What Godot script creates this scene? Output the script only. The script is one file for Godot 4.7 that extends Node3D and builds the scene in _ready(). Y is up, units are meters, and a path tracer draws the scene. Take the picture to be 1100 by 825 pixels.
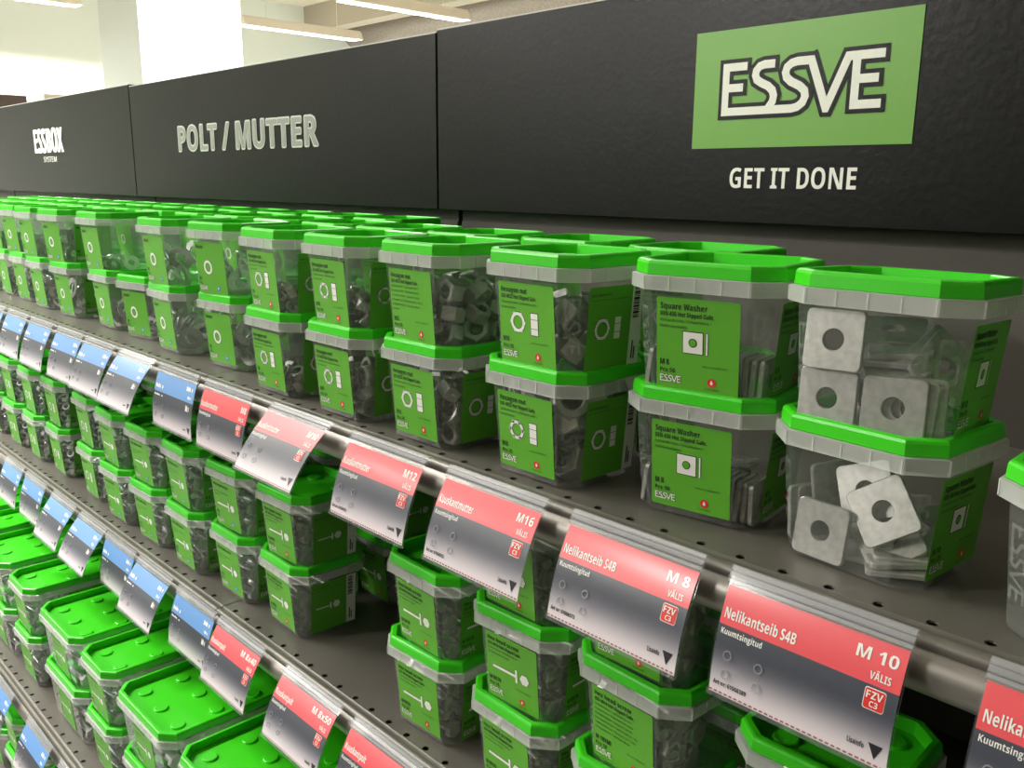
extends Node3D
# A hardware-store shelf of clear fastener boxes with green lids, seen along the aisle.
# x runs along the shelf (to the right), y is up (0 = deck of the upper shelf), z points into the aisle.

const JOINT := -0.0444      # x of the joint between two shelf bays
const BAY := 0.9124         # width of one bay
const DECK := [0.0, -0.2543, -0.503, -0.76]   # heights of the shelf decks
const NOSE := [0.0, 0.0, 0.102, 0.102]        # z of each deck's row of holes
const HEAD_Z := -0.297
const BACK_Z := -0.331

var rng := RandomNumberGenerator.new()
var M := {}                 # materials
var meshes := {}            # shared meshes
var counts := {}
var bold: SystemFont
var regular: SystemFont
var cap_height := 0.0
var base_line := 0.0

# ------------------------------------------------------------------ mesh helper
class Shape:
	var v := PackedVector3Array()
	var n := PackedVector3Array()
	var uv := PackedVector2Array()
	func tri(a: Vector3, b: Vector3, c: Vector3) -> void:      # counter-clockwise seen from outside
		var m := (b - a).cross(c - a)
		if m.length_squared() < 1e-20: return
		m = m.normalized()
		v.append_array([a, c, b]); n.append_array([m, m, m]); uv.append_array([Vector2.ZERO, Vector2.ZERO, Vector2.ZERO])
	func quad(a: Vector3, b: Vector3, c: Vector3, d: Vector3) -> void:
		tri(a, b, c); tri(a, c, d)
	func soft(a: Vector3, b: Vector3, c: Vector3, d: Vector3, na: Vector3, nb: Vector3, nc: Vector3, nd: Vector3) -> void:
		v.append_array([a, c, b, a, d, c]); n.append_array([na, nc, nb, na, nd, nc])
		for i in 6: uv.append(Vector2.ZERO)
	func box(lo: Vector3, hi: Vector3) -> void:
		var a := Vector3(lo.x, lo.y, hi.z); var b := Vector3(hi.x, lo.y, hi.z); var c := hi; var d := Vector3(lo.x, hi.y, hi.z)
		var e := lo; var f := Vector3(hi.x, lo.y, lo.z); var g := Vector3(hi.x, hi.y, lo.z); var h := Vector3(lo.x, hi.y, lo.z)
		quad(a, b, c, d); quad(f, e, h, g); quad(b, f, g, c); quad(e, a, d, h); quad(d, c, g, h); quad(e, f, b, a)
	func loft(rings: Array, cap_first := false, cap_last := false) -> void:   # rings run counter-clockwise seen from above, upwards
		for k in rings.size() - 1:
			var p: PackedVector3Array = rings[k]; var q: PackedVector3Array = rings[k + 1]
			for i in p.size():
				var j := (i + 1) % p.size()
				quad(p[i], p[j], q[j], q[i])
		if cap_last: fan(rings[-1], false)
		if cap_first: fan(rings[0], true)
	func fan(p: PackedVector3Array, down: bool) -> void:
		var c := Vector3.ZERO
		for a in p: c += a / p.size()
		for i in p.size():
			var j := (i + 1) % p.size()
			if down: tri(c, p[j], p[i])
			else: tri(c, p[i], p[j])
	func lathe(profile: Array, sides: int, at := Vector3.ZERO) -> void:       # profile of (radius, height) from below to above, outside facing out
		for k in profile.size() - 1:
			var a: Vector2 = profile[k]; var b: Vector2 = profile[k + 1]
			var t := (b - a).normalized()
			for i in sides:
				var u := TAU * i / sides; var w := TAU * (i + 1) / sides
				var du := Vector3(cos(u), 0, -sin(u)); var dw := Vector3(cos(w), 0, -sin(w))
				var nu := (du * t.y - Vector3.UP * t.x).normalized(); var nw := (dw * t.y - Vector3.UP * t.x).normalized()
				soft(at + du * a.x + Vector3.UP * a.y, at + dw * a.x + Vector3.UP * a.y, at + dw * b.x + Vector3.UP * b.y, at + du * b.x + Vector3.UP * b.y, nu, nw, nw, nu)
	func sweep_x(profile: Array, x0: float, x1: float, smooth := true) -> void:  # profile of (z, y), outside on the left of its direction seen from +x
		var ns := []
		for k in profile.size():
			var a: Vector2 = profile[max(k - 1, 0)]; var b: Vector2 = profile[min(k + 1, profile.size() - 1)]
			var t := (b - a).normalized()
			ns.append(Vector3(0, -t.x, t.y))
		for k in profile.size() - 1:
			var a: Vector2 = profile[k]; var b: Vector2 = profile[k + 1]
			var pa := Vector3(x0, a.y, a.x); var pb := Vector3(x1, a.y, a.x); var pc := Vector3(x1, b.y, b.x); var pd := Vector3(x0, b.y, b.x)
			if smooth: soft(pa, pb, pc, pd, ns[k], ns[k], ns[k + 1], ns[k + 1])
			else: quad(pa, pb, pc, pd)
	func add(o: Shape, t := Transform3D()) -> void:
		for p in o.v: v.append(t * p)
		for q in o.n: n.append((t.basis * q).normalized())
		uv.append_array(o.uv)
	func into(mesh: ArrayMesh, material: Material) -> void:
		if v.is_empty(): return
		var a := []; a.resize(Mesh.ARRAY_MAX)
		a[Mesh.ARRAY_VERTEX] = v; a[Mesh.ARRAY_NORMAL] = n; a[Mesh.ARRAY_TEX_UV] = uv
		mesh.add_surface_from_arrays(Mesh.PRIMITIVE_TRIANGLES, a)
		mesh.surface_set_material(mesh.get_surface_count() - 1, material)
	func mesh(material: Material) -> ArrayMesh:
		var m := ArrayMesh.new(); into(m, material); return m

func numbered(called: String) -> String:
	var k: int = counts.get(called, 0)
	counts[called] = k + 1
	return called if k == 0 else "%s_%03d" % [called, k]

func thing(called: String, label: String, category: String, at := Vector3.ZERO, group := "", kind := "") -> Node3D:
	var o := Node3D.new(); o.name = numbered(called); add_child(o); o.position = at
	return tag(o, label, category, group, kind)

func tag(o: Node3D, label: String, category: String, group := "", kind := "") -> Node3D:
	o.set_meta("label", label); o.set_meta("category", category)
	if group: o.set_meta("group", group)
	if kind: o.set_meta("kind", kind)
	return o

func part(called: String, mesh: Mesh, parent: Node3D, at := Transform3D()) -> MeshInstance3D:
	var o := MeshInstance3D.new(); o.name = called; o.mesh = mesh; parent.add_child(o, true); o.transform = at
	return o

func single(called: String, mesh: Mesh, label: String, category: String, at := Transform3D(), group := "", kind := "") -> MeshInstance3D:
	var o := MeshInstance3D.new(); o.name = numbered(called); o.mesh = mesh; add_child(o); o.transform = at
	tag(o, label, category, group, kind)
	return o

func structure(called: String, shape: Shape, material: Material) -> MeshInstance3D:
	var o := MeshInstance3D.new(); o.name = called; o.mesh = shape.mesh(material); add_child(o); o.set_meta("kind", "structure")
	return o

# ------------------------------------------------------------------ materials
func mat(c: Color, rough := 0.5, metal := 0.0, spec := 0.5) -> StandardMaterial3D:
	var m := StandardMaterial3D.new()
	m.albedo_color = c; m.roughness = rough; m.metallic = metal; m.metallic_specular = spec
	return m

func c8(r: int, g: int, b: int, a := 255) -> Color: return Color8(r, g, b, a)

func noise_tex(freq: float, size := 256, lo := 0.0, hi := 1.0, octaves := 3, normal := false) -> NoiseTexture2D:
	var f := FastNoiseLite.new(); f.noise_type = FastNoiseLite.TYPE_SIMPLEX_SMOOTH; f.frequency = freq; f.fractal_octaves = octaves; f.seed = 7
	var t := NoiseTexture2D.new(); t.width = size; t.height = size; t.seamless = true; t.noise = f
	if normal: t.as_normal_map = true; t.bump_strength = 2.0
	else:
		var g := Gradient.new(); g.set_color(0, Color(lo, lo, lo)); g.set_color(1, Color(hi, hi, hi)); t.color_ramp = g
	return t

func make_materials() -> void:
	M.lid = mat(c8(60, 208, 24), 0.32)
	M.card = mat(c8(94, 174, 44), 0.42)
	M.ink = mat(c8(26, 34, 20), 0.6)
	M.white = mat(c8(240, 240, 234), 0.5)
	M.card_white = mat(c8(240, 240, 234), 0.5); M.card_ink = mat(c8(30, 30, 36), 0.5)
	for k in ["card_white", "card_ink"]:
		M[k].clearcoat_enabled = true; M[k].clearcoat = 0.45; M[k].clearcoat_roughness = 0.22
	M.red_mark = mat(c8(222, 40, 34), 0.5)
	M.blue_mark = mat(c8(70, 140, 215), 0.5)
	M.tub = mat(Color(0.84, 0.87, 0.84, 0.08), 0.10)
	M.tub.transparency = BaseMaterial3D.TRANSPARENCY_ALPHA
	M.collar = mat(Color(0.95, 0.97, 0.94, 0.40), 0.3)
	M.collar.transparency = BaseMaterial3D.TRANSPARENCY_ALPHA
	M.emboss = mat(Color(0.90, 0.93, 0.90, 0.13), 0.3)
	M.emboss.transparency = BaseMaterial3D.TRANSPARENCY_ALPHA
	M.clear = mat(Color(0.86, 0.88, 0.90, 0.07), 0.16)
	M.clear.transparency = BaseMaterial3D.TRANSPARENCY_ALPHA
	M.milky = mat(Color(0.74, 0.75, 0.77, 0.45), 0.32)
	M.milky.transparency = BaseMaterial3D.TRANSPARENCY_ALPHA
	var mottle := noise_tex(0.02, 256, 0.86, 1.0, 4)
	M.zinc = mat(c8(190, 189, 183), 0.40, 0.55)
	M.zinc.albedo_texture = mottle; M.zinc.uv1_triplanar = true; M.zinc.uv1_scale = Vector3(28, 28, 28)
	M.bright = mat(c8(220, 222, 222), 0.28, 0.5)
	M.dark_zinc = mat(c8(150, 150, 146), 0.45, 0.6)
	M.deck = mat(c8(112, 108, 100), 0.42, 0.25)
	M.deck.albedo_texture = noise_tex(0.01, 256, 0.93, 1.0, 3); M.deck.uv1_triplanar = true; M.deck.uv1_world_triplanar = true; M.deck.uv1_scale = Vector3(3, 3, 3)
	M.rail = mat(c8(140, 136, 129), 0.40, 0.55)
	M.head = mat(c8(17, 17, 16), 0.30, 0.0, 0.33)
	M.head.normal_enabled = true; M.head.normal_texture = noise_tex(0.05, 256, 0, 1, 2, true); M.head.normal_scale = 0.10
	M.head.uv1_triplanar = true; M.head.uv1_world_triplanar = true; M.head.uv1_scale = Vector3(9, 9, 9)
	M.back = mat(c8(96, 92, 86), 0.5, 0.2)
	M.slot = mat(c8(14, 14, 13), 0.7)
	M.edge = mat(c8(196, 194, 188), 0.4)
	M.sign = mat(c8(112, 170, 62), 0.38)
	M.letter = mat(c8(246, 245, 236), 0.45)
	M.letter_grey = mat(c8(140, 140, 134), 0.45)
	M.letter_rim = mat(c8(196, 196, 190), 0.45)
	M.ring = mat(Color(0.75, 0.76, 0.78, 0.45), 0.3)
	M.ring.transparency = BaseMaterial3D.TRANSPARENCY_ALPHA
	M.paper_red = mat(Color.WHITE, 0.5); M.paper_red.albedo_texture = paper_print(c8(232, 74, 82), c8(150, 60, 70))
	M.paper_blue = mat(Color.WHITE, 0.5); M.paper_blue.albedo_texture = paper_print(c8(100, 152, 212), c8(110, 110, 125))
	for k in ["paper_red", "paper_blue"]:
		M[k].clearcoat_enabled = true; M[k].clearcoat = 0.45; M[k].clearcoat_roughness = 0.22
	M.wall = mat(c8(224, 231, 224), 0.9)
	M.ceiling = mat(c8(222, 214, 198), 0.9)
	M.beam = mat(c8(176, 166, 150), 0.85)
	M.duct = mat(c8(170, 158, 146), 0.5, 0.3)
	M.duct.albedo_texture = noise_tex(0.06, 256, 0.75, 1.0, 3); M.duct.uv1_triplanar = true; M.duct.uv1_scale = Vector3(2, 2, 2)
	M.floor = mat(c8(150, 147, 140), 0.35)
	M.housing = mat(c8(226, 216, 200), 0.6)
	M.tube = mat(Color(1, 1, 1), 0.5); M.tube.emission_enabled = true; M.tube.emission = c8(255, 240, 218); M.tube.emission_energy_multiplier = 3.0
	M.brown = mat(c8(70, 52, 44), 0.6)
	M.beige = mat(c8(180, 168, 150), 0.8)

func paper_print(band: Color, dash: Color) -> ImageTexture:   # the printed price card: colour band, ink fading to bare paper below, dashed cut line
	var w := 256; var h := 148
	var im := Image.create(w, h, false, Image.FORMAT_RGB8)
	var slate := c8(58, 62, 74); var paper := c8(232, 222, 226)
	for y in h:
		var t := (y + 0.5) / h
		var k := clampf((t - 0.50) / 0.48, 0, 1); k = k * k * (3 - 2 * k)
		var c := band if t < 0.355 else slate.lerp(paper, k)
		im.fill_rect(Rect2i(0, y, w, 1), c)
	for x in range(0, w, 8): im.fill_rect(Rect2i(x, h - 4, 5, 2), dash)
	return ImageTexture.create_from_image(im)

# ------------------------------------------------------------------ flat print: lettering and drawings as thin polygons
func make_fonts() -> void:
	bold = SystemFont.new(); bold.font_names = PackedStringArray(["Droid Sans"]); bold.font_weight = 700
	regular = SystemFont.new(); regular.font_names = PackedStringArray(["Droid Sans"]); regular.font_weight = 400
	var v := raw_text("H", bold)
	var lo := v[0]; var hi := v[0]
	for p in v: lo = lo.min(p); hi = hi.max(p)
	cap_height = hi.y - lo.y; base_line = lo.y

func raw_text(s: String, font: Font) -> PackedVector3Array:
	var t := TextMesh.new(); t.font = font; t.font_size = 64; t.pixel_size = 1.0; t.depth = 0.0; t.curve_step = 3.0; t.text = s
	t.horizontal_alignment = HORIZONTAL_ALIGNMENT_LEFT
	var a := t.surface_get_arrays(0)
	var v: PackedVector3Array = a[Mesh.ARRAY_VERTEX]; var i: PackedInt32Array = a[Mesh.ARRAY_INDEX]; var out := PackedVector3Array()
	for k in i: out.append(v[k])
	return out

# text from (x, y) at its baseline, capitals h tall, w wide in all (0: the font's own width times squeeze)
func text(sh: Shape, s: String, x: float, y: float, h: float, w := 0.0, font: Font = bold, z := 0.0005, squeeze := 0.72) -> void:
	var v := raw_text(s, font)
	if v.is_empty(): return
	var lo := v[0].x; var hi := v[0].x
	for p in v: lo = minf(lo, p.x); hi = maxf(hi, p.x)
	var sy := h / cap_height
	var sx := (w / (hi - lo)) if w > 0 else sy * squeeze
	for k in range(0, v.size(), 3):
		var q := []
		for j in 3: q.append(Vector3(x + (v[k + j].x - lo) * sx, y + (v[k + j].y - base_line) * sy, z))
		if (q[1] - q[0]).cross(q[2] - q[0]).z >= 0: sh.tri(q[0], q[1], q[2])
		else: sh.tri(q[0], q[2], q[1])

func poly(sh: Shape, p: PackedVector2Array, z := 0.0005) -> void:
	var big := PackedVector2Array()
	for a in p: big.append(a * 10000.0)                    # triangulated large: the engine drops tiny triangles
	var idx := Geometry2D.triangulate_polygon(big)
	for k in range(0, idx.size(), 3):
		var a := p[idx[k]]; var b := p[idx[k + 1]]; var c := p[idx[k + 2]]
		var A := Vector3(a.x, a.y, z); var B := Vector3(b.x, b.y, z); var C := Vector3(c.x, c.y, z)
		if (B - A).cross(C - A).z >= 0: sh.tri(A, B, C)
		else: sh.tri(A, C, B)

func between(sh: Shape, x0: float, x1: float) -> Shape:     # the triangles of a line of text from x0 to x1: one word
	var out := Shape.new()
	for k in range(0, sh.v.size(), 3):
		var x := (sh.v[k].x + sh.v[k + 1].x + sh.v[k + 2].x) / 3
		if x >= x0 and x < x1:
			for j in 3: out.v.append(sh.v[k + j]); out.n.append(sh.n[k + j]); out.uv.append(sh.uv[k + j])
	return out

func rect(sh: Shape, x0: float, y0: float, x1: float, y1: float, z := 0.0005) -> void:
	sh.quad(Vector3(x0, y0, z), Vector3(x1, y0, z), Vector3(x1, y1, z), Vector3(x0, y1, z))

func ring(sh: Shape, c: Vector2, r0: float, r1: float, sides := 20, z := 0.0005, turn := 0.0) -> void:
	for i in sides:
		var a := turn + TAU * i / sides; var b := turn + TAU * (i + 1) / sides
		var p := Vector2(cos(a), sin(a)); var q := Vector2(cos(b), sin(b))
		var o := [c + p * r0, c + p * r1, c + q * r1, c + q * r0]
		sh.quad(Vector3(o[0].x, o[0].y, z), Vector3(o[1].x, o[1].y, z), Vector3(o[2].x, o[2].y, z), Vector3(o[3].x, o[3].y, z))

func round_rect(w: float, h: float, r: float) -> PackedVector2Array:
	var p := PackedVector2Array()
	for k in 4:
		var c := Vector2([w - r, r, r, w - r][k], [h - r, h - r, r, r][k])
		for j in 5:
			var a := (k + j / 4.0) * PI / 2
			p.append(c + Vector2(cos(a), sin(a)) * r)
	return p

# the company lettering: strokes in millimetres of the big sign (197 wide), x from 28 to 174, y from 28 to 70
func logo_polys() -> Array:
	var strokes := [
		[[52.5, 66.6], [32.2, 66.6], [32.2, 30.2], [96, 30.2], [101, 31.2], [105.4, 34.3], [107.4, 39], [106.4, 43.6], [102, 47.4], [94, 51.2], [89.8, 54.8], [88.6, 58.8], [89.8, 62.8], [93.6, 65.6], [98.5, 66.6], [112.2, 66.6]],
		[[110.1, 68.8], [126, 29], [142, 66.8], [171, 66.8]],
		[[32.2, 49.6], [49.4, 49.6]],
		[[78.6, 66.6], [69, 66.6], [64.4, 65.4], [61.4, 62.2], [60.8, 58.6], [62.4, 54.8], [66.6, 52.2], [73.2, 49.2], [77.4, 45.6], [79, 41.2], [78.2, 36.6], [74.4, 31.6]],
		[[149, 66.6], [149, 30.4], [170.6, 30.4]],
		[[149, 49.4], [167.4, 49.4]]]
	var out := []
	for s in strokes:
		var line := PackedVector2Array()
		for p in s: line.append(Vector2(p[0], p[1]))
		for q in Geometry2D.offset_polyline(line, 3.3, Geometry2D.JOIN_MITER, Geometry2D.END_BUTT): out.append(q)
	return out

func logo(white: Shape, black: Shape, at: Vector2, width: float, grow := 3.0, z := 0.0005) -> void:
	var k := width / 146.0
	var step := 0.00002
	var i := 0
	for p in logo_polys():
		var q := PackedVector2Array()
		for a in p: q.append(at + (a - Vector2(28.0, 27.0)) * k)
		poly(white, q, z + 0.0002 + i * step)
		if black:
			for o in Geometry2D.offset_polygon(p, grow, Geometry2D.JOIN_MITER):
				if Geometry2D.is_polygon_clockwise(o): continue
				var r := PackedVector2Array()
				for a in o: r.append(at + (a - Vector2(28.0, 27.0)) * k)
				poly(black, r, z + i * step)
		i += 1

# ------------------------------------------------------------------ box labels
const LW := 0.0505
const LH := 0.0530
const DESIGN := {
	"washer_m8": ["Square Washer", "DIN 436 Hot Dipped Galv.", ["Fyrkantbricka / Firkantskive /", "Neliönaluslaatta"], "square", "M 8", "Pcs 50", "red"],
	"washer_m10": ["Square Washer", "DIN 436 Hot Dipped Galv.", ["Fyrkantbricka / Firkantskive /", "Neliönaluslaatta"], "square", "M 10", "Pcs 25", "red"],
	"nut_m16": ["Hexagon nut", "ISO 4032 Hot Dipped Galv.", ["Sekskantmutter / Sekskantmutter /", "Kuusiomutteri"], "nut", "M16", "Pcs 25", "red"],
	"nut_m12": ["Hexagon nut", "ISO 4032 Hot Dipped Galv.", ["Sekskantmutter / Sekskantmutter /", "Kuusiomutteri"], "nut", "M12", "Pcs 25", "red"],
	"nut_m12_text": ["Hexagon nut", "ISO 4032 Hot Dipped Galv.", ["Sexkantmutter / Sekskantmutter /", "Kuusiomutteri / Sechskantmutter /", "Kuuskantmutter / Seskanti mutter", "Hexagon nut / Sexkantmutter / Kuusi", "Sekskantmutter / Kuusiomutteri /", "mutteri"], "none", "M12", "Pcs 25", "red"],
	"nut_m10": ["Hexagon nut", "ISO 4032 Hot Dipped Galv.", ["Sekskantmutter / Sekskantmutter /", "Kuusiomutteri"], "nut", "M10", "Pcs 50", "red"],
	"nut_m8": ["Hexagon nut", "ISO 4032 Hot Dipped Galv.", ["Sekskantmutter / Sekskantmutter /", "Kuusiomutteri"], "nut", "M8", "Pcs 50", "red"],
	"screw_m8x70": ["Hex head screw", "ISO 4014 Hot Dipped Galv.", ["Sexkantskruv / Sekskantskrue", "Kuusioruuvi / Poltti"], "bolt", "M 8X70", "Pcs 25", "red"],
	"screw_m8x50": ["Hex head screw", "ISO 4014 Hot Dipped Galv.", ["Sexkantskruv / Sekskantskrue", "Kuusioruuvi / Poltti"], "bolt", "M 8X50", "Pcs 25", "red"],
	"screw_m10x60": ["Hex head screw", "ISO 4014 Hot Dipped Galv.", ["Sexkantskruv / Sekskantskrue /", "Kuusioruuvi / Sechskantschraube", "Kuuskantpolt / Seskanti poltti", "Hex head screw / Sexkantskruv / Ku", "Sekskantskrue / Kuusioruuvi / Hex", "Sexkantskruv / Sekskantskrue"], "none", "M 10X60", "Pcs 10", "red"],
	"ring_blue": ["Washer", "", ["", ""], "ring", "M8", "Pcs", "blue"],
	"nut_blue": ["Hexagon nut", "", ["", ""], "nut", "M8", "Pcs", "blue"],
	"screw_blue": ["Hex head screw", "", ["Sexkantskruv / Sekskantskrue", "Kuusioruuvi"], "bolt", "M 8", "Pcs", "blue"],
}

func label_mesh(design: String) -> ArrayMesh:
	if meshes.has("label_" + design): return meshes["label_" + design]
	var d: Array = DESIGN[design]
	var card := Shape.new(); var ink := Shape.new(); var white := Shape.new(); var mark := Shape.new()
	poly(card, round_rect(LW, LH, 0.0012), 0.0003)
	text(ink, d[0], 0.0024, 0.0464, 0.0034, LW * 0.055 * d[0].length() * 0.80)
	if d[1]: text(ink, d[1], 0.0024, 0.0424, 0.0026, 0.033)
	var y := 0.0392
	var faint := 0.0016
	for s in d[2]:
		if s: text(ink, s, 0.0024, y, faint, 0.00105 * s.length(), regular)
		y -= 0.0034
	match d[3]:
		"square":
			rect(ink, 0.0163, 0.0217, 0.0293, 0.0347, 0.0004); rect(white, 0.0168, 0.0222, 0.0288, 0.0342)
			ring(ink, Vector2(0.0228, 0.0282), 0.0, 0.0026, 20, 0.0006)
			var hole := Shape.new(); ring(hole, Vector2(0.0228, 0.0282), 0.0, 0.0021, 20, 0.0007); card.add(hole)
			rect(ink, 0.0306, 0.0217, 0.0321, 0.0347, 0.0004); rect(white, 0.0309, 0.0220, 0.0318, 0.0344)
		"nut":
			ring(ink, Vector2(0.0172, 0.0275), 0.0040, 0.0070, 24, 0.0004); ring(white, Vector2(0.0172, 0.0275), 0.0044, 0.0066, 24)
			for k in 6: ring(white, Vector2(0.0172, 0.0275) + Vector2.from_angle(k * PI / 3) * 0.0060, 0.0, 0.0012, 8)
			rect(ink, 0.0288, 0.0200, 0.0362, 0.0350, 0.0004); rect(white, 0.0293, 0.0205, 0.0357, 0.0345)
			for q in [0.0245, 0.0305]: rect(ink, 0.0293, q, 0.0357, q + 0.0003, 0.0006)
		"bolt":
			rect(ink, 0.0062, 0.0244, 0.0290, 0.0272, 0.0004); rect(white, 0.0065, 0.0247, 0.0290, 0.0269)
			rect(ink, 0.0286, 0.0202, 0.0312, 0.0314, 0.0004); rect(white, 0.0289, 0.0205, 0.0309, 0.0311)
			ring(ink, Vector2(0.0378, 0.0258), 0.0, 0.0049, 6, 0.0004); ring(white, Vector2(0.0378, 0.0258), 0.0, 0.0045, 6)
		"ring":
			ring(ink, Vector2(0.0205, 0.0275), 0.0042, 0.0076, 24, 0.0004); ring(white, Vector2(0.0205, 0.0275), 0.0046, 0.0073, 24)
	text(ink, d[4], 0.0024, 0.0138, 0.0034, 0.0019 * d[4].length())
	text(ink, d[5], 0.0024, 0.0096, 0.0025, 0.0016 * d[5].length())
	logo(white, ink, Vector2(0.0024, 0.0040), 0.0136, 1.6, 0.0004)
	var c := Vector2(0.0346, 0.0066)
	ring(mark, c, 0.0, 0.0026, 20)
	poly(white, PackedVector2Array([c + Vector2(0, 0.0017), c + Vector2(-0.0009, -0.0002), c + Vector2(-0.0005, -0.0011), c + Vector2(0.0005, -0.0011), c + Vector2(0.0009, -0.0002)]), 0.0006)
	if d[6] == "red":
		text(ink, "Art nr 61068373", 0.0290, 0.0148, 0.0012, 0.0150, regular)
		text(ink, "Corrseal", 0.0306, 0.0022, 0.0012, 0.0080, regular)
	var m := ArrayMesh.new()
	card.into(m, M.card); ink.into(m, M.ink); white.into(m, M.white); mark.into(m, M.red_mark if d[6] == "red" else M.blue_mark)
	meshes["label_" + design] = m
	return m

func side_label_mesh(kind: String) -> ArrayMesh:     # drawing in the middle, bar code strip at the rear edge
	if meshes.has("side_" + kind): return meshes["side_" + kind]
	var card := Shape.new(); var ink := Shape.new(); var white := Shape.new()
	poly(card, round_rect(LW, LH, 0.0012), 0.0003)
	text(ink, "Bulte / Sekskantmutter", 0.002, 0.0472, 0.0018, 0.018, regular)
	rect(ink, 0.001, 0.0447, 0.038, 0.0449)
	if kind == "nut":
		ring(ink, Vector2(0.0135, 0.0262), 0.0043, 0.0072, 24, 0.0004); ring(white, Vector2(0.0135, 0.0262), 0.0047, 0.0068, 24)
		for k in 6: ring(white, Vector2(0.0135, 0.0262) + Vector2.from_angle(k * PI / 3) * 0.0060, 0.0, 0.0012, 8)
		rect(white, 0.0250, 0.0190, 0.0305, 0.0330)
		for q in [0.0233, 0.0287]: rect(ink, 0.0250, q, 0.0305, q + 0.0003, 0.0006)
	else:
		rect(white, 0.0055, 0.0250, 0.0215, 0.0262); rect(white, 0.0212, 0.0222, 0.0228, 0.0290); ring(white, Vector2(0.0285, 0.0256), 0.0, 0.0042, 6)
	rect(white, 0.0400, 0.0, LW, LH, 0.0004)
	var y := 0.0515
	var k := 0
	while y > 0.031:
		var t: float = [0.0005, 0.0009, 0.0004, 0.0012, 0.0006, 0.0004, 0.0015][k % 7]
		rect(ink, 0.0415, y - t, 0.0470, y, 0.0006)
		y -= t + [0.0004, 0.0007, 0.0005][k % 3]; k += 1
	rect(ink, 0.0430, 0.004, 0.0442, 0.016, 0.0006); rect(ink, 0.0452, 0.004, 0.0464, 0.012, 0.0006)
	var m := ArrayMesh.new()
	card.into(m, M.card); ink.into(m, M.ink); white.into(m, M.white)
	meshes["side_" + kind] = m
	return m

# ------------------------------------------------------------------ boxes
const NTH := ["first", "second", "third", "fourth", "fifth", "sixth", "seventh", "eighth", "ninth", "tenth", "eleventh", "twelfth", "thirteenth", "fourteenth", "fifteenth", "sixteenth"]
const STACK := 0.0727
func octagon(w: float, d: float, c: float, y: float) -> PackedVector3Array:
	var x := w / 2; var z := d / 2; var e := c * 0.88
	return PackedVector3Array([Vector3(x - c, y, z), Vector3(x, y, z - e), Vector3(x, y, -z + e), Vector3(x - c, y, -z), Vector3(-x + c, y, -z), Vector3(-x, y, -z + e), Vector3(-x, y, z - e), Vector3(-x + c, y, z)])

const SIZES := {"small": [0.0906, 0.083, 2, 2], "long": [0.0906, 0.178, 2, 4], "wide": [0.1350, 0.178, 3, 4]}

func box_meshes(size: String) -> Dictionary:
	if meshes.has("box_" + size): return meshes["box_" + size]
	var W: float = SIZES[size][0]; var D: float = SIZES[size][1]
	var o := func(inset: float, c: float, y: float): return octagon(W - inset, D - inset, c, y)
	var body := Shape.new()
	body.loft([o.call(0.0190, 0.0095, 0.0), o.call(0.0155, 0.0112, 0.0012), o.call(0.0138, 0.0118, 0.0040), o.call(0.0046, 0.0140, 0.0630), o.call(0.0046, 0.0140, 0.0704)], true, false)
	var collar := Shape.new()
	collar.loft([o.call(0.0040, 0.0142, 0.0622), o.call(-0.0030, 0.0150, 0.0620), o.call(-0.0036, 0.0152, 0.0700), o.call(0.0, 0.0146, 0.0704)])
	# ribs around the collar
	var ring_pts: PackedVector3Array = o.call(-0.0034, 0.0151, 0.0624)
	for i in 8:
		var a := ring_pts[i]; var b := ring_pts[(i + 1) % 8]
		var n := int(round(a.distance_to(b) / 0.0155))
		var along := (b - a).normalized(); var out := Vector3(along.z, 0, -along.x) * -1.0
		if out.dot(a + b) < 0: out = -out
		for k in range(0, max(n, 1) + 1):
			var p := a.lerp(b, (k + 0.02) / max(n, 1) * 0.98)
			var s := along * 0.0004; var q := out * 0.0004; var up := Vector3.UP * 0.0072
			collar.quad(p - s + q, p + s + q, p + s + q + up, p - s + q + up)
			collar.quad(p - s, p - s + q, p - s + q + up, p - s + up); collar.quad(p + s + q, p + s, p + s + up, p + s + q + up)
	var lid := Shape.new()
	lid.loft([o.call(0.0010, 0.0144, 0.0702), o.call(0.0, 0.0145, 0.0708), o.call(0.0006, 0.0144, 0.0766), o.call(0.0018, 0.0141, 0.0780), o.call(0.0040, 0.0137, 0.0786), o.call(0.0094, 0.0126, 0.0786), o.call(0.0108, 0.0123, 0.0778), o.call(0.0116, 0.0121, 0.0707)], true, true)
	var knob := Shape.new()
	knob.lathe([Vector2(0.0075, 0.0), Vector2(0.0073, 0.0015), Vector2(0.0066, 0.0020), Vector2(0.0, 0.0020)], 16)
	var logo_shape := Shape.new()
	logo(logo_shape, null, Vector2.ZERO, 0.036, 0.0, 0.0)
	var r := {"body": body.mesh(M.tub), "collar": collar.mesh(M.collar), "lid": lid.mesh(M.lid), "knob": knob.mesh(M.lid), "logo": logo_shape.mesh(M.emboss)}
	meshes["box_" + size] = r
	return r

# the frame of a label on a box face: its lower left corner, x along the face, y up the leaning face
func face(size: String, side: String, y0 := 0.0055, shift := 0.0) -> Transform3D:
	var W: float = SIZES[size][0]; var D: float = SIZES[size][1]
	var lean := (0.0138 - 0.0046) / 2 / 0.059
	var half: float = (D if side == "front" else W) / 2 - 0.0069 + lean * (y0 - 0.004) + 0.0002
	var up := Vector3(0, 1, lean).normalized()
	var t := Transform3D(Basis(Vector3.RIGHT, up, Vector3.RIGHT.cross(up)), Vector3(-LW / 2 + shift, y0, half))
	if side == "right": t = Transform3D(Basis(Vector3.UP, PI / 2), Vector3.ZERO) * t
	return t

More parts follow.
